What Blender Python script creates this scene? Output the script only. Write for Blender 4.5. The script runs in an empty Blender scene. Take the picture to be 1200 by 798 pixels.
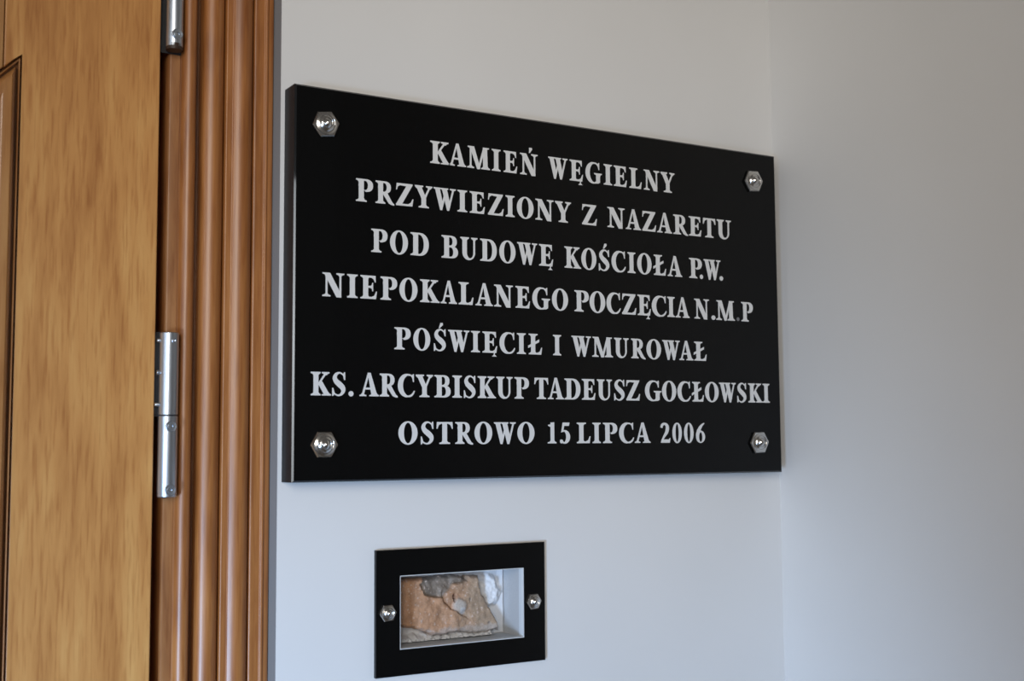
import bpy, bmesh, math, random
from mathutils import Vector, Matrix, noise
from mathutils.geometry import delaunay_2d_cdt
C = bpy.context.scene.collection
S = bpy.context.scene
R_ = math.radians

# ------------------------------------------------------------ camera, light
cam_d = bpy.data.cameras.new('camera'); cam = bpy.data.objects.new('camera', cam_d); C.objects.link(cam)
CAMROT = [[0.856932, -0.515388, -0.006514], [0.037939, 0.075674, -0.996411], [0.514031, 0.853609, 0.084401]]
right, down, fwd = [Vector(v) for v in CAMROT]
m = Matrix((right, -down, -fwd)).transposed().to_4x4()
m.translation = Vector((-0.44666, -1.19026, 0.03468))
cam.matrix_world = m
cam_d.sensor_width = 36; cam_d.lens = 1457.17 * 36 / 1200
cam_d.clip_start = 0.05
cam_d.dof.use_dof = True; cam_d.dof.focus_distance = 1.38; cam_d.dof.aperture_fstop = 7.1
S.camera = cam

w = bpy.data.worlds.new('room'); S.world = w; w.use_nodes = True
bg = w.node_tree.nodes['Background']; bg.inputs[0].default_value = (1.0, .93, .86, 1); bg.inputs[1].default_value = 0.12

def area(name, loc, target, sx, sy, power, col, spread=180):
    l = bpy.data.lights.new(name, 'AREA'); l.shape = 'RECTANGLE'; l.size = sx; l.size_y = sy
    l.energy = power; l.color = col; l.spread = R_(spread)
    o = bpy.data.objects.new(name, l); C.objects.link(o); o.location = loc
    o.rotation_euler = (Vector(target) - Vector(loc)).to_track_quat('-Z', 'Y').to_euler()
    return o
area('assumed_warm_light', (-1.20, -2.141, .623), (.31, 0, .40), .59, 1.0, 2.7, (1.0, .935, .85), 45)  # assumed unseen warm room light from upper left, aimed to fit the wall's brightness
area('assumed_low_daylight', (-2.082, -1.98, -.839), (-.42, 0, -.787), .36, .76, 12.4, (.505, .71, 1.03), 47.5)  # assumed cool daylight from low left, source unseen, fitted to the wall's tones
area('added_edge_glint_light', (-1.43, -.578, .25), (-.05, -.03, .13), (.16), .75, .075, (.90, .95, 1.0), 30)  # unseen narrow light, added to give the plaque's left bevel its bright reflection
S.view_settings.view_transform = 'Standard'; S.view_settings.look = 'None'
S.view_settings.exposure = 0; S.view_settings.gamma = 1; S.view_settings.use_curve_mapping = False

# lettering: baseline and cap line (mm), then each letter with its left and right edge (mm)
TEXT = [
  (335.7, 359.9, [("K", 152.4, 176.4), ("A", 174.6, 196.0), ("M", 197.4, 225.9), ("I", 228.3, 239.4), ("E", 243.3, 260.9), ("Ń", 264.6, 287.8), ("W", 301.9, 328.1), ("Ę", 330.7, 349.1), ("G", 352.7, 375.5), ("I", 378.2, 390.0), ("E", 392.5, 411.3), ("L", 414.9, 432.9), ("N", 436.1, 459.1), ("Y", 461.2, 482.3)]),
  (286.3, 310.0, [("P", 66.7, 85.9), ("R", 88.8, 110.2), ("Z", 112.2, 132.4), ("Y", 134.1, 155.0), ("W", 156.4, 183.2), ("I", 185.3, 197.2), ("E", 200.4, 219.2), ("Z", 223.2, 243.0), ("I", 245.6, 257.1), ("O", 260.1, 281.8), ("N", 284.3, 308.5), ("Y", 310.5, 332.1), ("Z", 347.2, 367.8), ("N", 382.7, 407.4), ("A", 408.8, 431.0), ("Z", 432.9, 453.3), ("A", 454.9, 477.1), ("R", 479.3, 501.4), ("E", 503.0, 522.3), ("T", 524.9, 544.6), ("U", 546.8, 569.5)]),
  (234.8, 259.1, [("P", 84.1, 102.5), ("O", 105.4, 126.1), ("D", 129.1, 150.6), ("B", 165.9, 185.8), ("U", 188.7, 209.7), ("D", 213.1, 233.9), ("O", 237.2, 257.9), ("W", 260.1, 286.2), ("Ę", 288.6, 307.2), ("K", 322.6, 345.0), ("O", 345.6, 366.3), ("Ś", 369.8, 384.5), ("C", 387.7, 408.0), ("I", 410.6, 422.0), ("O", 424.6, 445.6), ("Ł", 448.3, 467.2), ("A", 469.4, 491.4), ("P", 502.3, 522.0), (".", 518.5, 523.6), ("W", 524.8, 551.3), (".", 549.4, 555.1)]),
  (185.9, 210.0, [("N", 30.6, 54.3), ("I", 57.4, 69.0), ("E", 72.1, 90.7), ("P", 94.6, 113.7), ("O", 116.3, 137.2), ("K", 140.4, 163.4), ("A", 164.7, 184.3), ("L", 186.4, 204.5), ("A", 207.0, 228.6), ("N", 230.3, 254.2), ("E", 257.5, 276.2), ("G", 279.3, 302.6), ("O", 305.2, 326.8), ("P", 335.5, 355.2), ("O", 356.3, 378.0), ("C", 379.8, 400.0), ("Z", 401.9, 422.3), ("Ę", 424.2, 443.4), ("C", 445.0, 466.9), ("I", 468.1, 479.2), ("A", 480.4, 501.6), ("N", 509.1, 531.9), (".", 535.3, 541.7), ("M", 543.0, 572.7), (",", 575.3, 580.0), ("P", 583.2, 602.1)]),
  (135.1, 158.0, [("P", 110.6, 129.3), ("O", 132.4, 152.2), ("Ś", 156.5, 170.7), ("W", 173.6, 199.4), ("I", 201.4, 212.2), ("Ę", 215.5, 233.8), ("C", 236.8, 256.6), ("I", 259.0, 270.3), ("Ł", 273.5, 291.5), ("I", 306.1, 316.9), ("W", 330.9, 357.5), ("M", 359.1, 387.9), ("U", 389.9, 410.5), ("R", 414.0, 434.6), ("O", 436.2, 457.6), ("W", 459.7, 485.9), ("A", 484.8, 506.0), ("Ł", 506.9, 526.7)]),
  (86.0, 109.5, [("K", 18.8, 40.5), ("S", 41.7, 56.0), (".", 59.4, 65.0), ("A", 71.5, 93.1), ("R", 94.0, 114.5), ("C", 114.6, 134.2), ("Y", 135.2, 155.4), ("B", 157.0, 176.4), ("I", 178.5, 189.9), ("S", 192.4, 206.6), ("K", 209.4, 231.9), ("U", 232.5, 253.0), ("P", 255.5, 274.0), ("T", 281.0, 299.3), ("A", 298.6, 319.9), ("D", 320.8, 342.3), ("E", 344.4, 362.8), ("U", 365.1, 386.0), ("S", 388.9, 403.6), ("Z", 406.1, 425.8), ("G", 433.1, 457.1), ("O", 458.1, 479.1), ("C", 481.0, 501.2), ("Ł", 502.9, 521.2), ("O", 523.0, 544.3), ("W", 545.2, 571.7), ("S", 573.7, 588.3), ("K", 591.5, 614.7), ("I", 615.1, 626.4)]),
  (37.1, 60.2, [("O", 115.3, 137.3), ("S", 141.1, 156.0), ("T", 159.5, 178.9), ("R", 181.9, 203.3), ("O", 205.2, 227.0), ("W", 229.3, 256.7), ("O", 258.8, 280.7), ("1", 298.0, 309.4), ("5", 314.0, 327.7), ("L", 336.8, 355.3), ("I", 358.1, 369.5), ("P", 372.6, 392.6), ("C", 395.1, 416.4), ("A", 417.4, 440.1), ("2", 454.7, 469.3), ("0", 472.4, 486.5), ("0", 489.9, 504.2), ("6", 508.0, 521.8)]),
]

# ------------------------------------------------------------ materials
def nt(name):
    m = bpy.data.materials.new(name); m.use_nodes = True
    n = m.node_tree.nodes; l = m.node_tree.links
    return m, n, l, n['Principled BSDF']
def plain(name, col, rough=.5, metal=0, spec=.5):
    m, n, l, b = nt(name)
    b.inputs['Base Color'].default_value = (*col, 1); b.inputs['Roughness'].default_value = rough
    b.inputs['Metallic'].default_value = metal; b.inputs['Specular IOR Level'].default_value = spec
    tc = n.new('ShaderNodeTexCoord'); no = n.new('ShaderNodeTexNoise'); no.inputs['Scale'].default_value = 60
    l.new(tc.outputs['Object'], no.inputs['Vector'])
    mr = n.new('ShaderNodeMapRange'); mr.inputs['To Min'].default_value = max(rough-.04, 0); mr.inputs['To Max'].default_value = rough+.04
    l.new(no.outputs['Fac'], mr.inputs['Value']); l.new(mr.outputs[0], b.inputs['Roughness'])
    return m
def paint(name, col, bump=.12, scale=420):
    m, n, l, b = nt(name); b.inputs['Roughness'].default_value = .62; b.inputs['Specular IOR Level'].default_value = .3
    tc = n.new('ShaderNodeTexCoord')
    no = n.new('ShaderNodeTexNoise'); no.inputs['Scale'].default_value = scale; no.inputs['Detail'].default_value = 3
    n2 = n.new('ShaderNodeTexNoise'); n2.inputs['Scale'].default_value = 3.5
    l.new(tc.outputs['Object'], no.inputs['Vector']); l.new(tc.outputs['Object'], n2.inputs['Vector'])
    cr = n.new('ShaderNodeValToRGB'); cr.color_ramp.elements[0].color = (*[c*.965 for c in col], 1); cr.color_ramp.elements[1].color = (*col, 1)
    cr.color_ramp.elements[0].position = .35; cr.color_ramp.elements[1].position = .65
    l.new(n2.outputs['Fac'], cr.inputs[0]); l.new(cr.outputs[0], b.inputs['Base Color'])
    bp = n.new('ShaderNodeBump'); bp.inputs['Strength'].default_value = bump; bp.inputs['Distance'].default_value = .0006
    l.new(no.outputs['Fac'], bp.inputs['Height']); l.new(bp.outputs[0], b.inputs['Normal'])
    return m
def wood(name, dark, mid, light, coarse=1.0, rough=.33, coat=.25, seed=0.0, pore=.5):
    m, n, l, b = nt(name); b.inputs['Roughness'].default_value = rough
    b.inputs['Coat Weight'].default_value = coat; b.inputs['Coat Roughness'].default_value = .36
    tc = n.new('ShaderNodeTexCoord')
    def mapped(sx, sy, sz, off=0):
        mp = n.new('ShaderNodeMapping'); mp.inputs['Scale'].default_value = (sx, sy, sz); mp.inputs['Location'].default_value = (off+seed, seed*.7, off*.3+seed)
        l.new(tc.outputs['Object'], mp.inputs['Vector']); return mp
    a = n.new('ShaderNodeTexNoise'); a.inputs['Scale'].default_value = 1; a.inputs['Detail'].default_value = 5; a.inputs['Roughness'].default_value = .62
    a.inputs['Distortion'].default_value = .4
    l.new(mapped(95*coarse, 95*coarse, 7.5).outputs[0], a.inputs['Vector'])
    f = n.new('ShaderNodeTexNoise'); f.inputs['Scale'].default_value = 1; f.inputs['Detail'].default_value = 3
    l.new(mapped(380*coarse, 380*coarse, 24, 3).outputs[0], f.inputs['Vector'])
    g = n.new('ShaderNodeTexNoise'); g.inputs['Scale'].default_value = 1; g.inputs['Detail'].default_value = 2; g.inputs['Distortion'].default_value = .8
    l.new(mapped(26, 26, 5, 7).outputs[0], g.inputs['Vector'])
    mx = n.new('ShaderNodeMath'); mx.operation = 'MULTIPLY_ADD'; mx.inputs[1].default_value = .5
    l.new(a.outputs['Fac'], mx.inputs[0])
    m2 = n.new('ShaderNodeMath'); m2.operation = 'MULTIPLY'; m2.inputs[1].default_value = .5
    l.new(g.outputs['Fac'], m2.inputs[0]); l.new(m2.outputs[0], mx.inputs[2])
    cr = n.new('ShaderNodeValToRGB'); e = cr.color_ramp.elements
    e[0].position = .36; e[0].color = (*dark, 1); e[1].position = .66; e[1].color = (*light, 1)
    k = e.new(.5); k.color = (*mid, 1)
    l.new(mx.outputs[0], cr.inputs[0])
    pr = n.new('ShaderNodeValToRGB'); pe = pr.color_ramp.elements
    pe[0].position = .32; pe[0].color = (1-pore*.55, 1-pore*.8, 1-pore, 1); pe[1].position = .5; pe[1].color = (1, 1, 1, 1)
    l.new(f.outputs['Fac'], pr.inputs[0])
    mul = n.new('ShaderNodeMix'); mul.data_type = 'RGBA'; mul.blend_type = 'MULTIPLY'; mul.inputs['Factor'].default_value = .8
    l.new(cr.outputs[0], mul.inputs['A']); l.new(pr.outputs[0], mul.inputs['B']); l.new(mul.outputs['Result'], b.inputs['Base Color'])
    bp = n.new('ShaderNodeBump'); bp.inputs['Strength'].default_value = .25; bp.inputs['Distance'].default_value = .0004
    l.new(f.outputs['Fac'], bp.inputs['Height']); l.new(bp.outputs[0], b.inputs['Normal'])
    return m
def steel(name, col, rough, scale=(300, 300, 4000), bump=.08):
    m, n, l, b = nt(name); b.inputs['Metallic'].default_value = 1; b.inputs['Base Color'].default_value = (*col, 1)
    tc = n.new('ShaderNodeTexCoord'); mp = n.new('ShaderNodeMapping'); mp.inputs['Scale'].default_value = scale
    no = n.new('ShaderNodeTexNoise'); no.inputs['Scale'].default_value = 1; no.inputs['Detail'].default_value = 3
    l.new(tc.outputs['Object'], mp.inputs[0]); l.new(mp.outputs[0], no.inputs[0])
    mr = n.new('ShaderNodeMapRange'); mr.inputs['To Min'].default_value = rough*.8; mr.inputs['To Max'].default_value = rough*1.25
    l.new(no.outputs['Fac'], mr.inputs['Value']); l.new(mr.outputs[0], b.inputs['Roughness'])
    bp = n.new('ShaderNodeBump'); bp.inputs['Strength'].default_value = bump; bp.inputs['Distance'].default_value = .0002
    l.new(no.outputs['Fac'], bp.inputs['Height']); l.new(bp.outputs[0], b.inputs['Normal'])
    return m

M_wall = paint('wall_paint', (.74, .74, .735))
M_reveal = paint('grey_reveal', (.24, .245, .25), .2, 200)
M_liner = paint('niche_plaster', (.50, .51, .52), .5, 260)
M_floor = paint('stone_floor', (.42, .38, .33))
M_black = plain('black_granite', (.0030, .0032, .0034), .06, 0, .2)
M_side = plain('honed_granite_side', (.006, .007, .009), .38, 0, .12)
M_edge = plain('polished_granite_edge', (.008, .009, .010), .05, 0, .7)
M_letter = plain('silver_letter_paint', (.68, .69, .69), .55, 0, .3)
M_letter_dim = plain('worn_letter_paint', (.17, .17, .18), .6, 0, .3)
M_leaf = wood('oak_leaf', (.45, .19, .050), (.57, .268, .078), (.66, .35, .112), .9, .42, .12, 0, .42)
M_case = wood('oak_casing', (.25, .085, .02), (.36, .135, .034), (.45, .19, .055), 1.3, .4, .3, 4.2, .4)
M_jamb = wood('oak_jamb', (.22, .085, .03), (.32, .135, .045), (.42, .2, .075), 1.0, .35, .25, 9.1, .4)
M_hinge = steel('satin_hinge_steel', (.50, .545, .60), .38, (900, 900, 60), .05)
M_nut = steel('turned_nut_steel', (.60, .59, .57), .2, (500, 500, 500), .1)
M_dark = plain('dark_socket_and_gap_shade', (.02, .02, .022), .5)  # near-black for sockets and joints, and for plates drawn as gap shade

# ------------------------------------------------------------ mesh helpers
def link(name, me, mat, parent=None, smooth=False):
    o = bpy.data.objects.new(name, me); C.objects.link(o)
    if mat: me.materials.append(mat)
    if smooth:
        for p in me.polygons: p.use_smooth = True
    if parent: o.parent = parent
    return o
def from_bm(name, bm, mat, parent=None, smooth=False):
    bmesh.ops.recalc_face_normals(bm, faces=bm.faces)
    me = bpy.data.meshes.new(name); bm.to_mesh(me); bm.free()
    o = link(name, me, mat, parent)
    if smooth:
        me.shade_smooth() if hasattr(me, 'shade_smooth') else None
        try: me.set_sharp_from_angle(angle=R_(35))
        except Exception: pass
    return o
def tag(o, label=None, cat=None, group=None, kind=None):
    if label: o['label'] = label
    if cat: o['category'] = cat
    if group: o['group'] = group
    if kind: o['kind'] = kind
    return o
def empty(name, loc=(0, 0, 0)):
    o = bpy.data.objects.new(name, None); o.location = loc; o.empty_display_size = .02; C.objects.link(o); return o
def add_box(bm, x0, x1, y0, y1, z0, z1, bev=0):
    v = [bm.verts.new(p) for p in ((x0,y0,z0),(x1,y0,z0),(x1,y1,z0),(x0,y1,z0),(x0,y0,z1),(x1,y0,z1),(x1,y1,z1),(x0,y1,z1))]
    fs = [bm.faces.new([v[i] for i in q]) for q in ((0,1,5,4),(1,2,6,5),(2,3,7,6),(3,0,4,7),(4,5,6,7),(3,2,1,0))]
    if bev:
        es = list({e for f in fs for e in f.edges})
        bmesh.ops.bevel(bm, geom=es, offset=bev, segments=2, affect='EDGES', profile=.5)
def prism(name, outline, y0, y1, mat, parent=None, bev=0):
    """outline = (x,z) polygon, extruded y0 (front) .. y1 (back)"""
    bm = bmesh.new()
    a = [bm.verts.new((x, y0, z)) for x, z in outline]; b = [bm.verts.new((x, y1, z)) for x, z in outline]
    ff = bm.faces.new(a); bm.faces.new(b[::-1]); n = len(a)
    for i in range(n): bm.faces.new((a[i], b[i], b[(i+1) % n], a[(i+1) % n]))
    if bev: bmesh.ops.bevel(bm, geom=list(ff.edges), offset=bev, segments=2, affect='EDGES', profile=.5)
    return from_bm(name, bm, mat, parent)
def smooth_profile(pts, n=4):
    """Catmull-Rom through the points"""
    out = []
    for i in range(len(pts)-1):
        p0 = pts[max(i-1, 0)]; p1 = pts[i]; p2 = pts[i+1]; p3 = pts[min(i+2, len(pts)-1)]
        for k in range(n):
            t = k/n
            out.append(tuple(.5*((2*p1[j])+(-p0[j]+p2[j])*t+(2*p0[j]-5*p1[j]+4*p2[j]-p3[j])*t*t+(-p0[j]+3*p1[j]-3*p2[j]+p3[j])*t**3) for j in (0, 1)))
    out.append(pts[-1]); return out
def moulding(name, prof, z0, z1, yb, mat, parent, sm=True):
    """prof (x,y) in mm left to right; closed at the back plane yb (mm); runs z0..z1"""
    pr = [(prof[0][0], yb)] + list(prof) + [(prof[-1][0], yb)]
    bm = bmesh.new(); rows = []
    for z in (z0, z1): rows.append([bm.verts.new((x/1000, y/1000, z)) for x, y in pr])
    n = len(pr)
    for i in range(n): bm.faces.new((rows[0][i], rows[0][(i+1) % n], rows[1][(i+1) % n], rows[1][i]))
    bm.faces.new(rows[0][::-1]); bm.faces.new(rows[1])
    return from_bm(name, bm, mat, parent, sm)
def lathe(bm, prof, seg=32, axis='Z', c=(0, 0, 0), sign=1):
    """prof = (r, h)"""
    rings = []
    def P(r, h, a):
        u, v = r*math.cos(a), r*math.sin(a)
        if axis == 'Z': return (c[0]+u, c[1]+v, c[2]+h)
        if axis == 'X': return (c[0]+sign*h, c[1]+u, c[2]+v)
        return (c[0]+u, c[1]-h, c[2]+v)          # 'Y': h grows towards the room
    for r, h in prof:
        if r < 1e-7: rings.append([bm.verts.new(P(0, h, 0))])
        else: rings.append([bm.verts.new(P(r, h, 2*math.pi*k/seg)) for k in range(seg)])
    for A, B in zip(rings[:-1], rings[1:]):
        for k in range(seg):
            a0, a1 = A[k % len(A)], A[(k+1) % len(A)]; b0, b1 = B[k % len(B)], B[(k+1) % len(B)]
            vs = []
            for q in (a0, a1, b1, b0):
                if q not in vs: vs.append(q)
            if len(vs) > 2:
                try: bm.faces.new(vs)
                except ValueError: pass

# ------------------------------------------------------------ setting
FL, CE = -1.45, 1.25
XR = .6674; XL = -.0042; DTOP = .68
NX0, NX1, NZ0, NZ1, ND = .1277, .2822, -.1768, -.0984, .042      # niche hole
bm = bmesh.new()
def wbox(x0, x1, z0, z1, y0=0, y1=.12): add_box(bm, x0, x1, y0, y1, z0, z1)
wbox(XL, NX0, FL, CE); wbox(NX1, XR, FL, CE)
wbox(NX0, NX1, FL, NZ0); wbox(NX0, NX1, NZ1, CE); wbox(NX0, NX1, NZ0, NZ1, ND+.002, .12)
wbox(-1.1, XL, DTOP+.08, CE); wbox(-1.6, -1.1, FL, CE)
tag(from_bm('wall_back', bm, M_wall), kind='structure')
bm = bmesh.new(); add_box(bm, XR, XR+.12, -1.5, .12, FL, CE); tag(from_bm('wall_right', bm, M_wall), kind='structure')
bm = bmesh.new(); add_box(bm, -1.6, XR+.12, -2.6, .12, FL-.05, FL); tag(from_bm('floor', bm, M_floor), kind='structure')

# ------------------------------------------------------------ door
door = tag(empty('door_1', (-.25, .035, FL)), kind='structure')
def under(o, root):
    o.parent = root; o.matrix_parent_inverse = Matrix.Translation(-root.location); return o
LX = -.1238; LF = .015; LB = .055
EX, EZ = -.2508, .4046                                            # corner where the panel moulding turns
JX = -.2682
under(prism('stile', [(EX, FL+.01), (LX, FL+.01), (LX, DTOP-.01), (JX+.0004, DTOP-.01), (JX+.0004, EZ+(JX-EX)), (EX, EZ)], LF, LB, M_leaf, None, .0012), door)
under(prism('rail', [(JX-.0004, EZ+(JX-EX)), (JX-.0004, DTOP-.01), (-1.0, DTOP-.01), (-1.0, EZ-.5), (-.6, EZ-(.6+EX))], LF, LB, wood('oak_rail', (.30, .13, .04), (.40, .19, .062), (.5, .26, .09), .8, .36, .2, 17, .38), None, .0008), door)
# moulding swept up the stile and back down at 45 degrees, with a mitre
prof = [(0, 26), (2.0, 26), (2.3, 17), (2.9, 15.6), (3.7, 16.2), (4.1, 23), (5.4, 23), (6.0, 17.5), (7.6, 12.5), (10.5, 9.2), (14, 8.4), (17.5, 9.6), (20.5, 13), (23, 18), (25.5, 19.6), (30, 20.2)]
bm = bmesh.new(); rows = []
for d, y in prof:
    t = d/1000/math.sin(R_(22.5)); y /= 1000
    low = (EX-d/1000, y, FL+.01)
    mit = (EX-t*math.sin(R_(22.5)), y, EZ-t*math.cos(R_(22.5)))
    L = .32; end = (EX-L*.7071+d/1000*.7071, y, EZ-L*.7071-d/1000*.7071)
    rows.append([bm.verts.new(p) for p in (low, mit, end)])
for A, B in zip(rows[:-1], rows[1:]):
    bm.faces.new((A[0], A[1], B[1], B[0])); bm.faces.new((A[1], A[2], B[2], B[1]))
under(from_bm('panel_moulding', bm, wood('oak_moulding', (.30, .12, .035), (.42, .19, .06), (.52, .27, .1), 1.2, .28, .35, 23, .35), None, True), door)
under(prism('panel', [(-.245, FL+.01), (-.245, EZ), (-.6, EZ-(.6-.245)), (-1.0, EZ-.5), (-1.0, FL+.01)], .0262, .05, M_leaf), door)

def hinge(zb, h, screws, pins, r):
    hx, hy = -.1112, .012
    bm = bmesh.new(); zm = zb + h*.495
    c = .0008
    lathe(bm, [(0, zm+.0004), (r-c, zm+.0004), (r, zm+.0004+c*.5), (r, zb+h-c), (r-c, zb+h), (0, zb+h)], 40, 'Z', (hx, hy, 0))
    k = under(from_bm('hinge', bm, M_hinge, None, True), door)
    bm = bmesh.new()
    lathe(bm, [(0, zb-.0000), (r-.0016, zb), (r-c*.3, zb+.001), (r, zb+.002), (r, zm-.0004-c*.5), (r-c, zm-.0004), (0, zm-.0004)], 40, 'Z', (hx, hy, 0))
    lower = from_bm('knuckle', bm, M_hinge, None, True); lower.parent = k
    bm = bmesh.new(); lathe(bm, [(r*.85, zm-.0012), (r*.85, zm+.0012)], 32, 'Z', (hx, hy, 0)); jj = from_bm('hinge_washer', bm, M_dark, None); jj.parent = k
    bm = bmesh.new()
    if zb > .2: add_box(bm, LX+.0012, -.0985, .0222, .0238, zb-.002, zb+h)
    else: add_box(bm, LX+.0008, -.1105, .0205, .0238, zb+h*.49, zb+h+.001)
    mp = from_bm('gap_shade_plate', bm, M_dark); mp.parent = k  # dark plate drawn for the shade in the gap beside the barrel
    if zb > .2:
        bm = bmesh.new(); lathe(bm, [(0, zb-.0015), (r*.98, zb-.0015), (r*.98, zb+.0045), (0, zb+.0045)], 32, 'Z', (hx, hy-.0002, 0))
        mp = from_bm('barrel_end', bm, plain('dark_brown_end', (.035, .018, .01), .5)); mp.parent = k  # lower barrel end in dark brown, upper hinge only
    for z in screws:
        bm = bmesh.new(); y0 = hy-r+.0016
        lathe(bm, [(.0054, 0), (.0054, .0020), (.0048, .0025), (.0040, .0024), (.0038, .0017), (.0031, .0016), (.0029, .0026), (.0021, .0026), (.0020, .0004), (0, .0003)], 24, 'Y', (hx+.0008, y0, z))
        s = from_bm('set_screw', bm, M_hinge, None, True); s.parent = k
        bm = bmesh.new(); lathe(bm, [(.0019, .0006), (0, .0007)], 6, 'Y', (hx+.0008, y0, z)); s = from_bm('hex_socket', bm, M_dark); s.parent = k
    for z, x0, y0, r0 in pins:
        bm = bmesh.new(); lathe(bm, [(0, 0), (r0*.8, 0), (r0, .0006), (r0, .009), (0, .009)], 16, 'X', (x0, y0, z))
        s = from_bm('pin', bm, M_hinge, None, True); s.parent = k
    bm = bmesh.new(); lathe(bm, [(.0021, 0), (.0021, .0011), (.0016, .0014), (.001, .0009), (0, .0008)], 16, 'Y', (hx+.002, hy-r+.0004, zb+h-.0085))
    s = from_bm('lock_pin', bm, M_hinge, None, True); s.parent = k
hinge(-.0128, .1592, (.0555, -.0052), ((.1385, -.1228, .012, .002), (.1075, -.1228, .012, .0024), (.0765, -.1240, .012, .0020)), .0092)
hinge(.4285, .16, (.4415,), (), .0083)

# casing around the door
tr = tag(empty('trim_1', (-.06, .03, FL)), kind='structure')
z0, z1 = FL, DTOP+.08
def cas(name, prof, mat, yb=34, n=5):
    return under(moulding(name, smooth_profile(prof, n) if n else prof, z0, z1, yb, mat, None), tr)
cas('jamb_board', [(-112.3, 26), (-111.3, 24.4), (-110, 24), (-101.6, 24)], M_jamb, 62, 0)
cas('bead', [(-101.4, 24), (-100.6, 19), (-97.5, 15), (-93, 13.4), (-89, 14.6), (-86.6, 18), (-86, 23)], M_case)
cas('groove_board', [(-86, 31), (-80, 31)], M_jamb, 36, 0)
cas('bead', [(-79.8, 27), (-79.4, 20), (-77, 16), (-73, 13.6), (-68.5, 12.6), (-64, 13.6), (-60, 16.6), (-57.8, 20.5), (-57.2, 25)], M_case)
cas('bead', [(-56.8, 26), (-56.2, 17.6), (-53, 16.6), (-49.5, 16.2), (-48.6, 15.2), (-44, 12.8), (-39, 11.8), (-34, 12.8), (-30, 15.8), (-27.6, 20.5), (-27, 25)], M_case)
cas('edge_board', [(-26.6, 25), (-26, 18.9), (-20, 18.2), (-15.6, 18.0), (-14.6, 16.6), (-12.6, 16.4), (-11.5, 17.8), (-8, 18.4), (-5.4, 20), (-4.6, 23)], M_case)
under(moulding('reveal_strip', [(-4.6, 22.2), (-4.4, 1.2), (-4.1, .2), (-3.8, 0)], z0, z1, 22.2, M_reveal, None, False), tr)  # strip along the door reveal, darker grey than the wall
bm = bmesh.new(); add_box(bm, -1.1, -.1123, .056, .075, FL, DTOP+.08); under(from_bm('door_stop', bm, M_jamb), tr)
bm = bmesh.new(); add_box(bm, -1.1, -.1130, .018, .055, DTOP, DTOP+.08); under(from_bm('head_board', bm, M_case), tr)

# ------------------------------------------------------------ glyphs (cap height 100)
def ell(cx, cy, rx, ry, n=28, p=2.0):
    out = []
    for k in range(n):
        a = 2*math.pi*k/n; c, s = math.cos(a), math.sin(a)
        out.append((cx+rx*math.copysign(abs(c)**(2/p), c), cy+ry*math.copysign(abs(s)**(2/p), s)))
    return out
def rect(x0, y0, x1, y1): return [(x0, y0), (x1, y0), (x1, y1), (x0, y1)]
def serif(a, b, s0, s1, top=False):
    q = [(a, 0), (b, 0), (b, 5.5), (min(s1+5, b), 8), (s1, 14), (s0, 14), (max(s0-5, a), 8), (a, 5.5)]
    return [(x, 100-y) for x, y in q][::-1] if top else q
def stem(s0, s1, b=None, t=None):
    o = [(1, rect(s0, 0, s1, 100))]
    if b: o.append((1, serif(b[0], b[1], s0, s1)))
    if t: o.append((1, serif(t[0], t[1], s0, s1, True)))
    return o
def stroke(pts, n=6):
    def cr(j, i, t):
        p = [pts[max(i-1, 0)][j], pts[i][j], pts[i+1][j], pts[min(i+2, len(pts)-1)][j]]
        return .5*(2*p[1]+(-p[0]+p[2])*t+(2*p[0]-5*p[1]+4*p[2]-p[3])*t*t+(-p[0]+3*p[1]-3*p[2]+p[3])*t**3)
    c = []
    for i in range(len(pts)-1):
        for k in range(n): c.append(tuple(cr(j, i, k/n) for j in range(3)))
    c.append(pts[-1]); L = []; Rr = []
    for i, (x, y, w) in enumerate(c):
        a = c[max(i-1, 0)]; b = c[min(i+1, len(c)-1)]
        dx, dy = b[0]-a[0], b[1]-a[1]; d = math.hypot(dx, dy) or 1
        L.append((x-dy/d*w/2, y+dx/d*w/2)); Rr.append((x+dy/d*w/2, y-dx/d*w/2))
    quads = []
    for i in range(len(c)-1): quads.append((1, [L[i], L[i+1], Rr[i+1], Rr[i]]))
    return quads
def S_(): 
    return stroke([(53, 84, 5), (46, 92, 6), (34, 98.5, 7), (20, 93, 12), (13, 78, 17), (19, 62, 21), (33, 49, 24), (46, 35, 22), (49, 20, 16), (41, 7, 11), (28, 1.5, 7), (14, 7, 6), (7, 16, 5)]) + [
        (1, [(57, 101), (52.5, 101), (47, 90), (53, 68), (57.5, 68)]), (1, [(2, -1), (6.5, -1), (13, 10), (6.5, 34), (2, 34)])]
def E_():
    return stem(13, 37, (0, 44), (0, 44)) + [(1, [(30, 100), (72, 100), (73, 72), (69, 72), (62, 86), (52, 91), (30, 91)]),
        (1, [(30, 0), (74, 0), (79, 33), (74.5, 33), (66, 15), (54, 9), (30, 9)]),
        (1, [(30, 47), (48, 47), (54, 43), (56.5, 33), (60.5, 33), (60.5, 70), (56.5, 70), (54, 60), (48, 56), (30, 56)])]
def A_():
    return [(1, [(39, 102), (47, 102), (20, 5), (10, 5)]), (1, [(38, 102), (52, 102), (83, 5), (56, 5)]), (1, rect(22, 29, 66, 37.5)),
        (1, [(0, 0), (32, 0), (32, 5), (22, 8), (18, 14), (12, 14), (8, 8), (0, 5)]), (1, [(46, 0), (91, 0), (91, 5), (84, 9), (80, 15), (56, 15), (55, 8), (46, 5)])]
def N_():
    return [(1, rect(14, 4, 22.5, 96)), (1, serif(0, 36, 14, 22)), (1, [(0, 100), (34, 100), (84, 12), (85, -2), (63, -2), (14, 84), (10, 92), (0, 95)]),
        (1, rect(76, 0, 84.5, 96)), (1, serif(62, 98, 76, 84, True))]
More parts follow.
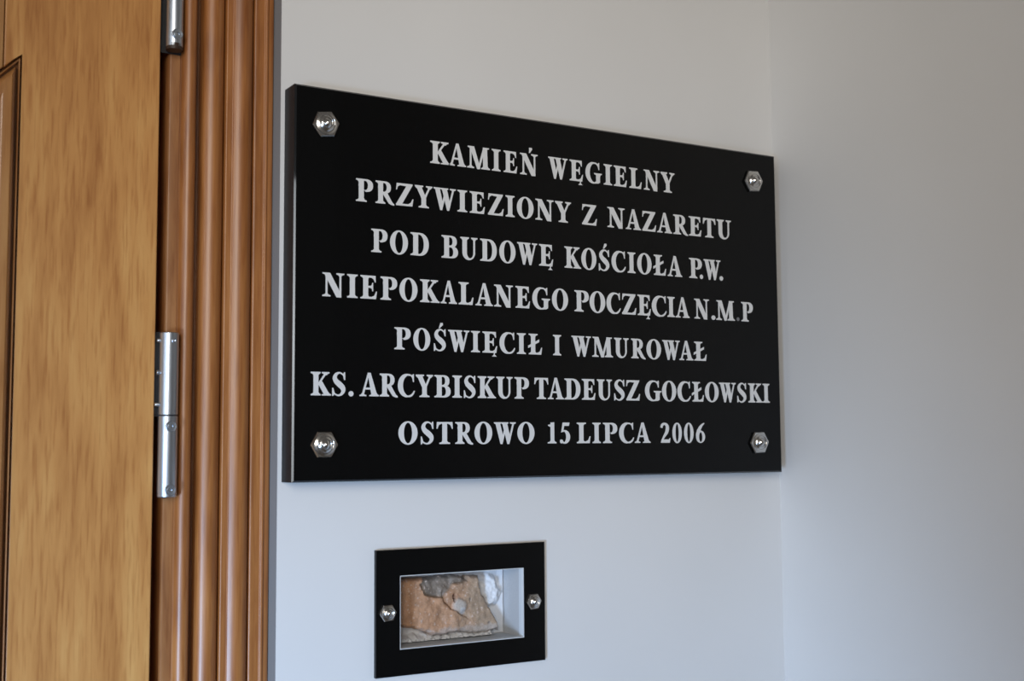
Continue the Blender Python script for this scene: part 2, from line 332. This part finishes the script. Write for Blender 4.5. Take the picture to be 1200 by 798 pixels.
def C_():
    return [(1, ell(45, 50, 45, 52, 36)), (-1, ell(56, 50, 30, 44.5, 32)), (-1, [(58, 28), (80, 22), (100, 32), (100, 120), (83, 110), (76, 84), (66, 70), (58, 60)]),
        (1, [(56, 93), (66, 93), (73, 84), (78, 66), (82, 66), (82, 101), (78, 101), (73, 96), (60, 101), (50, 101)])] + stroke([(55, 2, 8), (68, 6, 9), (78, 15, 8), (85, 27, 5)])
def G_():
    return [(1, ell(44, 50, 44, 52, 36)), (-1, ell(53, 50, 28, 45, 32)), (-1, [(56, 46), (100, 46), (100, 120), (80, 110), (76, 84), (62, 66)]),
        (1, [(50, 94), (64, 94), (72, 84), (77, 66), (81, 66), (81, 101), (77, 101), (72, 96), (58, 101), (48, 101)]),
        (1, [(62, 6), (62, 46), (85, 46), (85, 6), (74, 0), (62, 2)]), (1, [(51, 50), (51, 45), (62, 40), (85, 40), (96, 45), (96, 50)]), (1, [(48, -1.5), (60, -1), (78, 2), (84, 8), (64, 12), (54, 6)])]
def L_(): return stem(13, 37, (0, 44), (0, 51)) + [(1, [(30, 0), (71, 0), (76, 34), (71.5, 34), (63, 15), (50, 9), (30, 9)])]
def P_(): return [(1, ell(46, 72, 34, 28, 32, 2.3)), (1, rect(13, 44, 46, 100)), (-1, ell(41, 72, 15, 20.5, 28, 2.3)), (-1, rect(36.5, 51.5, 42, 92.5)), (-1, rect(36.5, 30, 44, 49))] + stem(13, 37, (0, 50), (0, 30)) + [(1, [(37, 51), (48, 44), (37, 44.5), (37, 44)])][:0]
def O_(w=88, t=25): return [(1, ell(w/2, 50, w/2, 52.5, 40)), (-1, ell(w/2, 50, w/2-t, 46, 32))]
def Z_(): return [(1, [(5, 100), (81, 100), (81, 94), (52, 88), (22, 91), (10, 84), (6.5, 70), (2.5, 70)]), (1, [(53, 92), (81, 95), (31, 8), (2, 5)]),
    (1, [(2, 0), (80, 0), (85, 33), (80.5, 33), (73, 17), (60, 9), (2, 9)])]
def T_(): return stem(29, 53, (14, 68)) + [(1, [(2, 100), (80, 100), (82, 69), (77.5, 69), (70, 86), (58, 92), (24, 92), (12, 86), (4.5, 69), (0, 69)])]
OG = [(1, [(62, 3), (67, 3), (66, -8), (76, -17), (50, -17), (60, -8)])]
def ac(x): return [(1, [(x-5, 104), (x+1, 104), (x+14, 123), (x+11, 129), (x-4, 129), (x-3, 118)])]
def ac2(x): return [(1, [(x-6, 105), (x-1, 105), (x+14, 121), (x+13, 130), (x+2, 130)])]
G = {
 'I': stem(12.5, 36.5, (0, 49), (0, 49)), 'E': E_(), 'Ę': E_()+OG, 'A': A_(), 'N': N_(), 'Ń': N_()+ac(54), 'S': S_(), 'Ś': S_()+ac2(31),
 'C': C_(), 'G': G_(), 'L': L_(), 'Ł': L_()+[(1, [(-3, 30), (-3, 42), (60, 74), (60, 61)])], 'P': P_(), 'O': O_(), 'Z': Z_(), 'T': T_(),
 'K': stem(13, 37, (0, 47), (0, 47)) + [(1, [(34, 38), (34, 50), (66, 95), (78, 95)]), (1, serif(53, 90, 66, 77, True)), (1, [(37, 48), (52, 64), (90, 6), (63, 6)]), (1, [(52, 0), (98, 0), (98, 5), (91, 8), (84, 16), (64, 12), (62, 7), (52, 5)])],
 'M': [(1, rect(14, 3, 23, 96)), (1, serif(0, 37, 14, 23)), (1, [(3, 100), (37, 100), (70, 4), (66, -2), (53, -2), (17, 90), (3, 95)]), (1, [(56, 2), (66, -2), (96, 96), (86, 100)]),
       (1, [(84, 100), (117, 100), (117, 95), (107, 92), (110, 4), (85, 4), (84, 80)]), (1, serif(74, 122, 86, 110))],
 'W': [(1, [(7, 96), (31, 96), (49, 22), (42, -2), (33, -2)]), (1, [(35, 3), (43, -2), (62, 72), (56, 84)]), (1, [(42, 96), (67, 96), (85, 22), (78, -2), (68, -2)]),
       (1, [(70, 3), (78, -2), (104, 96), (95, 96)]), (1, [(0, 100), (0, 95), (8, 91), (31, 91), (36, 95), (42, 91), (66, 91), (74, 95), (74, 100)]), (1, [(82, 100), (82, 95), (93, 91), (104, 91), (112, 95), (112, 100)])],
 'Y': [(1, [(6, 96), (32, 96), (56, 46), (34, 40)]), (1, [(70, 96), (79, 96), (55, 44), (48, 52)]), (1, rect(33, 3, 56, 50)), (1, serif(19, 70, 33, 56)), (1, serif(0, 42, 8, 31, True)), (1, serif(56, 88, 68, 78, True))],
 'R': [(1, ell(44, 73, 32, 27, 32, 2.3)), (1, rect(13, 46, 44, 100)), (-1, ell(41, 73, 14, 19.5, 28, 2.3)), (-1, rect(36.5, 53.5, 42, 92.5))] + [(1, [(36, 52), (56, 52), (84, 8), (93, 2), (93, -4), (80, -3), (66, 3), (36, 44)])] + [(-1, [(37.2, 34), (37.2, 0), (60, 0), (60, 6)])] + stem(13, 37, (0, 48), (0, 30)),
 'U': [(1, ell(44, 32, 33.5, 34, 36)), (1, rect(10.5, 32, 77.5, 97)), (-1, ell(51, 32, 17, 25, 28)), (-1, rect(34, 32, 68, 101)), (1, serif(0, 45, 10.5, 34, True)), (1, serif(57, 90, 68, 77.5, True))],
 'B': [(1, ell(46, 74, 30, 26, 30, 2.3)), (1, ell(48, 27, 34, 27, 30, 2.3)), (1, rect(13, 0, 48, 100)), (-1, ell(42, 74.5, 12.5, 18, 26, 2.4)), (-1, rect(36.5, 56.5, 42, 92.5)), (-1, ell(43, 27.5, 15, 20.5, 26, 2.4)), (-1, rect(36.5, 7, 42, 48))] + stem(13, 37, (0, 30), (0, 30)),
 'D': [(1, ell(45, 50, 44, 50, 40, 2.15)), (-1, rect(-10, -10, 20, 110)), (1, rect(13, 0, 46, 100)), (-1, ell(40, 50, 24.5, 42.5, 32, 2.2)), (-1, rect(36.5, 7.5, 42, 92.5)), (-1, rect(18, 10, 36, 90))] + stem(13, 37, (0, 30), (0, 30)),
 '.': [(1, ell(11, 9.5, 11, 11.5, 18))], ',': [(1, ell(11, 9.5, 10, 10, 16))],
 '1': stem(16, 37, (0, 49)) + [(1, [(30, 101), (37, 101), (37, 86), (16, 78), (2, 84), (2, 89), (18, 91)])],
 '0': O_(61, 20), '6': [(1, ell(30, 30, 30, 32, 32)), (1, [(0, 30), (0, 44), (8, 66), (22, 84), (40, 97), (55, 102), (57, 98), (42, 84), (32, 66), (26, 44)]), (-1, ell(31, 28, 11, 25, 24))],
 '2': stroke([(7, 76, 13), (12, 90, 14), (27, 96, 12), (41, 88, 17), (44, 72, 20), (38, 52, 18), (22, 30, 12), (8, 8, 8)]) + [(1, [(3, 0), (58, 0), (62, 24), (58, 24), (52, 17), (16, 17), (3, 6)])],
 '5': [(1, [(16, 100), (56, 100), (52, 84), (20, 84), (17, 72), (9, 58)])] + [(1, ell(28, 31, 31, 33, 32)), (-1, ell(20, 31, 16, 27, 26)), (-1, [(-10, 20), (16, 14), (22, 48), (10, 52), (-10, 60)]), (1, [(16, 84), (25, 84), (20, 58), (28, 64), (20, 54), (9, 56)]), (1, ell(9, 9, 9, 9.5, 14)), (1, [(8, 4), (24, -2), (24, 6), (14, 12)])],
}
def area2(P): return sum(P[i][0]*P[(i+1) % len(P)][1]-P[(i+1) % len(P)][0]*P[i][1] for i in range(len(P)))
def inside(p, P):
    r = False; n = len(P)
    for i in range(n):
        a, b = P[i], P[(i+1) % n]
        if (a[1] > p[1]) != (b[1] > p[1]) and p[0] < (b[0]-a[0])*(p[1]-a[1])/(b[1]-a[1])+a[0]: r = not r
    return r
def glyph_tris(shapes):
    vs = []; es = []
    for s, P in shapes:
        b = len(vs); vs += [Vector(p) for p in P]; n = len(P)
        es += [(b+i, b+(i+1) % n) for i in range(n)]
    v, e, f, *_ = delaunay_2d_cdt(vs, es, [], 0, 1e-4)
    keep = []
    for t in f:
        c = ((v[t[0]].x+v[t[1]].x+v[t[2]].x)/3, (v[t[0]].y+v[t[1]].y+v[t[2]].y)/3)
        st = 0
        for s, P in shapes:
            if inside(c, P): st = s
        if st > 0: keep.append(tuple(t))
    return [(p.x, p.y) for p in v], keep
GT = {k: glyph_tris(s) for k, s in G.items()}
def glyph_mesh(ch, w, h, th):
    """x 0..w, z from baseline, front face at y=-th"""
    v, tris = GT[ch]
    used = sorted({i for t in tris for i in t})
    core = [i for i in used]
    x0 = min(v[i][0] for i in core); x1 = max(v[i][0] for i in core)
    sx = w/(x1-x0); sz = h/100
    bm = bmesh.new(); F = {i: bm.verts.new(((v[i][0]-x0)*sx, -th, v[i][1]*sz)) for i in used}
    B = {i: bm.verts.new(((v[i][0]-x0)*sx, 0, v[i][1]*sz)) for i in used}
    cnt = {}
    for t in tris:
        a, b, c = t
        if (v[b][0]-v[a][0])*(v[c][1]-v[a][1])-(v[b][1]-v[a][1])*(v[c][0]-v[a][0]) < 0: b, c = c, b
        bm.faces.new((F[a], F[b], F[c]))
        for e in ((a, b), (b, c), (c, a)): cnt[e] = 1
    for a, b in list(cnt):
        if (b, a) not in cnt: bm.faces.new((F[b], F[a], B[a], B[b]))
    me = bpy.data.meshes.new('letter'); bm.to_mesh(me); bm.free(); return me

# ------------------------------------------------------------ hexagonal cap nuts
def cap_nut(parent, x, y, z, flat, rot, mats=None):
    """hexagonal washer with a stepped pointed boss; y = surface it sits on"""
    R = flat/2/math.cos(R_(30)); bm = bmesh.new(); k = flat/.026
    a0 = R_(rot)
    def ring(r, h): return [bm.verts.new((x+r*math.cos(a0+math.pi/3*i), y-h, z+r*math.sin(a0+math.pi/3*i))) for i in range(6)]
    A = ring(R*.97, 0); B = ring(R, .0005*k); D = ring(R, .0028*k); E = ring(R*.93, .0042*k)
    for p, q in ((A, B), (B, D), (D, E)):
        for i in range(6): bm.faces.new((p[i], p[(i+1) % 6], q[(i+1) % 6], q[i]))
    bm.faces.new(E); bm.faces.new(A[::-1])
    o = from_bm('cap_nut', bm, M_nut); under(o, parent)
    bm = bmesh.new()
    K = flat/.026/1000
    lathe(bm, [(11.6*K, 4.1*K), (11.2*K, 4.9*K), (8.9*K, 5.9*K), (8.5*K, 5.6*K), (8.0*K, 6.3*K), (5.6*K, 7.6*K), (5.2*K, 7.3*K), (4.8*K, 8.0*K), (1.4*K, 10.4*K), (0, 10.8*K)], 36, 'Y', (x, y, z))
    b = from_bm('boss', bm, M_nut, None, True); b.parent = o
    return o

# ------------------------------------------------------------ memorial plaque
PW, PH, PT = .6452, .4, .0288
pl = tag(empty('memorial_plaque', (PW/2, 0, 0)), 'large black polished stone plaque with seven lines of silver lettering on the white wall', 'plaque')
bm = bmesh.new(); add_box(bm, 0, PW, -PT, -.0002, 0, PH)
es = [e for e in bm.edges if all(v.co.y < -PT+1e-6 for v in e.verts)]
bmesh.ops.bevel(bm, geom=es, offset=.0017, segments=1, affect='EDGES')
slab = from_bm('slab', bm, M_black); slab.data.materials.append(M_side); slab.data.materials.append(M_edge)
for p in slab.data.polygons:
    if abs(p.normal.y) < .1: p.material_index = 1
    elif abs(p.normal.y) < .95: p.material_index = 2
under(slab, pl)
for z0, z1, row in TEXT:
    h = (z1-z0)/1000
    for ch, xa, xb in row:
        wd = (xb-xa)/1000; hh = h
        xs = xa
        me = glyph_mesh(ch, wd, hh, .0003)
        o = link('full_stop' if ch in '.,' else ('numeral' if ch.isdigit() else 'letter'), me, M_letter_dim if ch == ',' else M_letter)
        if ch == ',': o['label'] = 'worn dim full stop'
        o.location = (xs/1000, -PT, z0/1000)
        under(o, pl)
for (x, z), r in (((.0325, .3617), 8), ((.0328, .0371), 0), ((.6061, .3632), 4), ((.6059, .0368), 2)):
    cap_nut(pl, x, -PT, z, .0258, r)

# ------------------------------------------------------------ niche frame, glass, stone
FX0, FX1, FZ0, FZ1, FT = .1018-.0, .3077, -.2022, -.0724, .0053
OX0, OX1, OZ0, OZ1 = .1290, .2806, -.1755, -.0995
fr = tag(empty('niche_surround', ((FX0+FX1)/2, 0, FZ0)), 'small black stone frame with a rectangular opening below the large plaque', 'surround')
bm = bmesh.new()
o_ = [(FX0, FZ0), (FX1, FZ0), (FX1, FZ1), (FX0, FZ1)]; i_ = [(OX0, OZ0), (OX1, OZ0), (OX1, OZ1), (OX0, OZ1)]
V = {}
for nm, pts in (('o', o_), ('i', i_)):
    for yy in (-FT, -.0001): V[nm, yy] = [bm.verts.new((x, yy, z)) for x, z in pts]
for k in range(4):
    j = (k+1) % 4
    bm.faces.new((V['o', -FT][k], V['o', -FT][j], V['i', -FT][j], V['i', -FT][k]))
    bm.faces.new((V['o', -.0001][k], V['o', -.0001][j], V['i', -.0001][j], V['i', -.0001][k]))
    bm.faces.new((V['o', -FT][k], V['o', -FT][j], V['o', -.0001][j], V['o', -.0001][k]))
    bm.faces.new((V['i', -FT][k], V['i', -FT][j], V['i', -.0001][j], V['i', -.0001][k]))
es = [e for e in bm.edges if all(v.co.y < -FT+1e-6 for v in e.verts) and (len({round(v.co.x, 5) for v in e.verts}) == 1 or len({round(v.co.z, 5) for v in e.verts}) == 1)]
bmesh.ops.bevel(bm, geom=es, offset=.0005, segments=1, affect='EDGES')
under(from_bm('frame_slab', bm, M_black), fr)
for x, z in ((.1146, -.1367), (.2924, -.1371)): cap_nut(fr, x, -FT, z, .0168, 3)
# liner of the niche: four thin plates and a back, open to the room; front lip white
def liner(name, t, y0, y1, inset, mat, back=False):
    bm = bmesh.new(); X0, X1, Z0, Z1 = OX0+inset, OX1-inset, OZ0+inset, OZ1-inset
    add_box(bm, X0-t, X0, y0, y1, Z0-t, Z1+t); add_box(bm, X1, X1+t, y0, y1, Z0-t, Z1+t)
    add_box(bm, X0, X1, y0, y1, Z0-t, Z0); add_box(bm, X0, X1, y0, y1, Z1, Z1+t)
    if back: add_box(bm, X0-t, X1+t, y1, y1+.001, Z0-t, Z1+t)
    return from_bm(name, bm, mat)
box = tag(empty('niche_box', ((OX0+OX1)/2, .04, OZ0)), 'white plastered recess box set in the wall behind the small black frame', 'niche')
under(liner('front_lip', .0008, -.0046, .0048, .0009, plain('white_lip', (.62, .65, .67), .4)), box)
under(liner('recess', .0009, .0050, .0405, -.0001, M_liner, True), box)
gm, gn, gl, gb = nt('clear_glass')
gn.remove(gb); out = [x for x in gn if x.type == 'OUTPUT_MATERIAL'][0]
tb = gn.new('ShaderNodeBsdfTransparent'); tb.inputs[0].default_value = (.99, .995, 1, 1); gg = gn.new('ShaderNodeBsdfGlossy'); gg.inputs['Roughness'].default_value = .03
fz = gn.new('ShaderNodeFresnel'); fz.inputs[0].default_value = 1.45; gge = gn.new('ShaderNodeNewGeometry'); gsub = gn.new('ShaderNodeMath'); gsub.operation = 'SUBTRACT'; gsub.inputs[0].default_value = 1; gl.new(gge.outputs['Backfacing'], gsub.inputs[1]); gmu = gn.new('ShaderNodeMath'); gmu.operation = 'MULTIPLY'; gl.new(fz.outputs[0], gmu.inputs[0]); gl.new(gsub.outputs[0], gmu.inputs[1]); mxs = gn.new('ShaderNodeMixShader')
gl.new(gmu.outputs[0], mxs.inputs[0]); gl.new(tb.outputs[0], mxs.inputs[1]); gl.new(gg.outputs[0], mxs.inputs[2]); gl.new(mxs.outputs[0], out.inputs[0])
bm = bmesh.new(); add_box(bm, OX0+.0012, OX1-.0012, .0010, .0030, OZ0+.0012, OZ1-.0012)
tag(from_bm('glass_pane', bm, gm), 'clear glass pane closing the small framed opening in front of the stone', 'glass')

OUT = [(130.5,-104.5),(143.7,-106.6),(165.4,-107.3),(183.3,-107.0),(193.8,-106.3),(213.6,-106.1),(224.4,-110.5),(228.3,-107.7),(240,-109),(240.7,-117.1),(243,-128),(252.4,-140.8),(258.6,-152),(263.3,-161.8),(265.6,-169.2),(260.1,-168.3),(249,-171.3),(230.3,-169.9),(218,-167.6),(205.8,-167.3),(193.7,-169.6),(181.7,-168.6),(175.7,-164.2),(159.5,-159.6),(150.7,-158.3),(143.7,-155.8),(130.5,-152)]
GREY = [(166.1,-112.5),(171.3,-106),(213.6,-104),(224,-108),(224,-114),(213.6,-112.8),(206,-114.5),(202.9,-118.5),(197,-124),(195.3,-128.9),(178.8,-127.8),(169.8,-121.9)]
def seg_d(p, a, b):
    vx, vz = b[0]-a[0], b[1]-a[1]; t = max(0, min(1, ((p[0]-a[0])*vx+(p[1]-a[1])*vz)/(vx*vx+vz*vz)))
    return math.hypot(p[0]-a[0]-t*vx, p[1]-a[1]-t*vz), t
def poly_d(p, P): return min(seg_d(p, P[i], P[(i+1) % len(P)])[0] for i in range(len(P)))
def ns(x, z, s, o=0): return noise.noise(Vector((x*s+o, z*s, o*1.7)))
def sm(a, b, t): t = max(0, min(1, (t-a)/(b-a))); return t*t*(3-2*t)
random.seed(5)
dense = []
for i in range(len(OUT)):
    a, b = OUT[i], OUT[(i+1) % len(OUT)]; L = math.hypot(b[0]-a[0], b[1]-a[1]); k = max(1, int(L/1.6))
    for j in range(k):
        t = j/k; x = a[0]+(b[0]-a[0])*t; z = a[1]+(b[1]-a[1])*t
        q = (ns(x, z, .35, 3)*1.2, ns(x, z, .35, 9)*1.2)
        if x < 133: q = (0, 0)
        dense.append((x+q[0], z+q[1]))
pts = list(dense)
x = 130.5
while x < 268:
    z = -173
    while z < -103:
        p = (x+random.uniform(-.25, .25), z+random.uniform(-.25, .25))
        if inside(p, dense) and poly_d(p, dense) > .6: pts.append(p)
        z += 1.0
    x += 1.0
nD = len(dense)
v, e, f, *_ = delaunay_2d_cdt([Vector(p) for p in pts], [(i, (i+1) % nD) for i in range(nD)], [], 0, 1e-4)
CR1 = [(194.5,-129), (196,-134), (203,-141), (212,-147.5), (219.5,-151.5)]
def shape(x, z):
    """depth (mm, bigger = further back) and colour of the stone face"""
    wx = x+ns(x, z, .12, 2)*2.2; wz = z+ns(x, z, .12, 5)*2.2; p = (wx, wz)
    y = 21.5 + (x-200)*.012 + ns(x, z, .06)*2.4 + ns(x, z, .17, 4)*1.2 + ns(x, z, .5, 7)*.45 + ns(x, z, 1.2, 8)*.18
    orange = sm(1.5, -1.5, 0)
    below = wz < -129-(wx-195)*.95
    o = sm(238, 190, wx+ns(x, z, .09, 12)*22)
    col = [.50*o+.40*(1-o), .275*o+.285*(1-o), .155*o+.195*(1-o)]
    k = ns(x, z, .16, 21)
    col = [c*(1+.22*k) for c in col]
    g = poly_d(p, GREY); ins = inside(p, GREY)
    a = sm(-1.0, .8, g if ins else -g)
    y += a*(4.5+1.2*ns(x, z, .2, 31)); col = [c*(1-a)+q*a*(1+.35*ns(x, z, .15, 33)) for c, q in zip(col, (.235, .19, .15))]
    d = 99; side = 0
    for i in range(len(CR1)-1):
        dd, t = seg_d(p, CR1[i], CR1[i+1])
        if dd < d: d = dd; A, B = CR1[i], CR1[i+1]; side = (B[0]-A[0])*(wz-A[1])-(B[1]-A[1])*(wx-A[0])
    if side > 0: y += 2.0*sm(9, 0, d)*sm(-.2, .6, d)
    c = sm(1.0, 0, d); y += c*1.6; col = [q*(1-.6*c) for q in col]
    L = math.hypot((wx-214)/10, (wz+139)/9.5); b = sm(1.05, .5, L)
    y -= b*2.6; col = [c*(1-b)+q*b for c, q in zip(col, (.46, .40, .345))]
    L2 = math.hypot((wx-217.5)/4.5, (wz+145)/5.5); b = sm(1.1, .4, L2); col = [c*(1-b)+q*b for c, q in zip(col, (.56, .55, .54))]
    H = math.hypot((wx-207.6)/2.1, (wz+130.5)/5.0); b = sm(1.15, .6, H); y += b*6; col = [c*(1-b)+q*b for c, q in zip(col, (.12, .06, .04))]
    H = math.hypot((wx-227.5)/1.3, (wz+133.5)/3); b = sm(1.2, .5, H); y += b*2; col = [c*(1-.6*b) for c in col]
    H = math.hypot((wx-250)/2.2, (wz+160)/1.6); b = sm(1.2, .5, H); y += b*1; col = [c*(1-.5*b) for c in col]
    b = sm(.35, .62, ns(x, z, .45, 41)); col = [c*(1-b)+q*b for c, q in zip(col, (.66, .52, .44))]
    b = sm(-159, -167, wz+ns(x, z, .2, 51)*4)*.75; col = [c*(1-b)+q*b for c, q in zip(col, (.52, .47, .43))]
    ed = poly_d((x, z), dense); 
    if x < 136: ed = 9
    y += 5.0*sm(3.2, 0, ed)**1.5
    return y, col
verts = []; cols = []
for p in v:
    y, c = shape(p.x, p.y); verts.append((p.x/1000, y/1000, p.y/1000)); cols.append(c)
faces = [tuple(t) for t in f if inside(((v[t[0]].x+v[t[1]].x+v[t[2]].x)/3, (v[t[0]].y+v[t[1]].y+v[t[2]].y)/3), dense)]
base = len(verts)
for i in range(nD):
    verts.append((verts[i][0], .0395, verts[i][2])); cols.append([c*.7 for c in cols[i]])
for i in range(nD):
    j = (i+1) % nD; faces.append((i, j, base+j, base+i))
me = bpy.data.meshes.new('stone'); me.from_pydata(verts, [], faces)
ca = me.color_attributes.new('tint', 'FLOAT_COLOR', 'POINT')
for i, c in enumerate(cols): ca.data[i].color = (*[max(.01, q) for q in c], 1)
ms, n, l, b = nt('pale_limestone'); at = n.new('ShaderNodeAttribute'); at.attribute_name = 'tint'; b.inputs['Roughness'].default_value = .55
tc = n.new('ShaderNodeTexCoord'); no = n.new('ShaderNodeTexNoise'); no.inputs['Scale'].default_value = 700; no.inputs['Detail'].default_value = 4
l.new(tc.outputs['Object'], no.inputs[0]); mr = n.new('ShaderNodeMapRange'); mr.inputs['From Min'].default_value = .3; mr.inputs['From Max'].default_value = .7; mr.inputs['To Min'].default_value = .86; mr.inputs['To Max'].default_value = 1.12
l.new(no.outputs['Fac'], mr.inputs['Value']); vm = n.new('ShaderNodeVectorMath'); vm.operation = 'SCALE'; l.new(at.outputs['Color'], vm.inputs[0]); l.new(mr.outputs[0], vm.inputs['Scale']); l.new(vm.outputs[0], b.inputs['Base Color'])
bp = n.new('ShaderNodeBump'); bp.inputs['Strength'].default_value = .5; bp.inputs['Distance'].default_value = .0006; l.new(no.outputs['Fac'], bp.inputs['Height']); l.new(bp.outputs[0], b.inputs['Normal'])
st = link('stone', me, ms, None, True); bmx = bmesh.new(); bmx.from_mesh(me); bmesh.ops.recalc_face_normals(bmx, faces=bmx.faces); bmx.to_mesh(me); bmx.free()
try: me.set_sharp_from_angle(angle=R_(50))
except Exception: pass
tag(st, 'rough orange and tan cornerstone fragment behind glass inside the small framed niche', 'stone')

# mortar bed: rough white plaster behind and beside the stone
verts = []; faces = []; nx, nz = 150, 76
for i in range(nx+1):
    for j in range(nz+1):
        x = 130+i*(280-130)/nx; z = -175+j*(175-100.3)/nz
        y = 38.6 + ns(x, z, .1, 61)*1.2
        L = math.hypot((x-259)/15, (z+127)/22); y -= 9*sm(1.15, .3, L+ns(x, z, .12, 63)*.5)+ns(x, z, .3, 65)*1.6*sm(1.3, .6, L)
        bb = sm(-166, -172, z+ns(x, z, .2, 71)*3)*sm(268, 255, x); y -= bb*(13+5*ns(x, z, .35, 73)+2*ns(x, z, 1, 74))
        if inside((x, z), dense) and poly_d((x, z), dense) > .8: y = 40.2
        if abs(x-130) < .01 or i == nx or j == 0 or j == nz: y = 40.3
        verts.append((x/1000, min(y, 40.3)/1000, z/1000))
for i in range(nx):
    for j in range(nz):
        a = i*(nz+1)+j; faces.append((a, a+nz+1, a+nz+2, a+1))
me = bpy.data.meshes.new('mortar_bed'); me.from_pydata(verts, [], faces)
mo = link('mortar_bed', me, paint('white_mortar', (.80, .81, .83), .8, 500), None, True)
tag(mo, 'rough white mortar packed around the stone at the back of the niche', 'mortar')
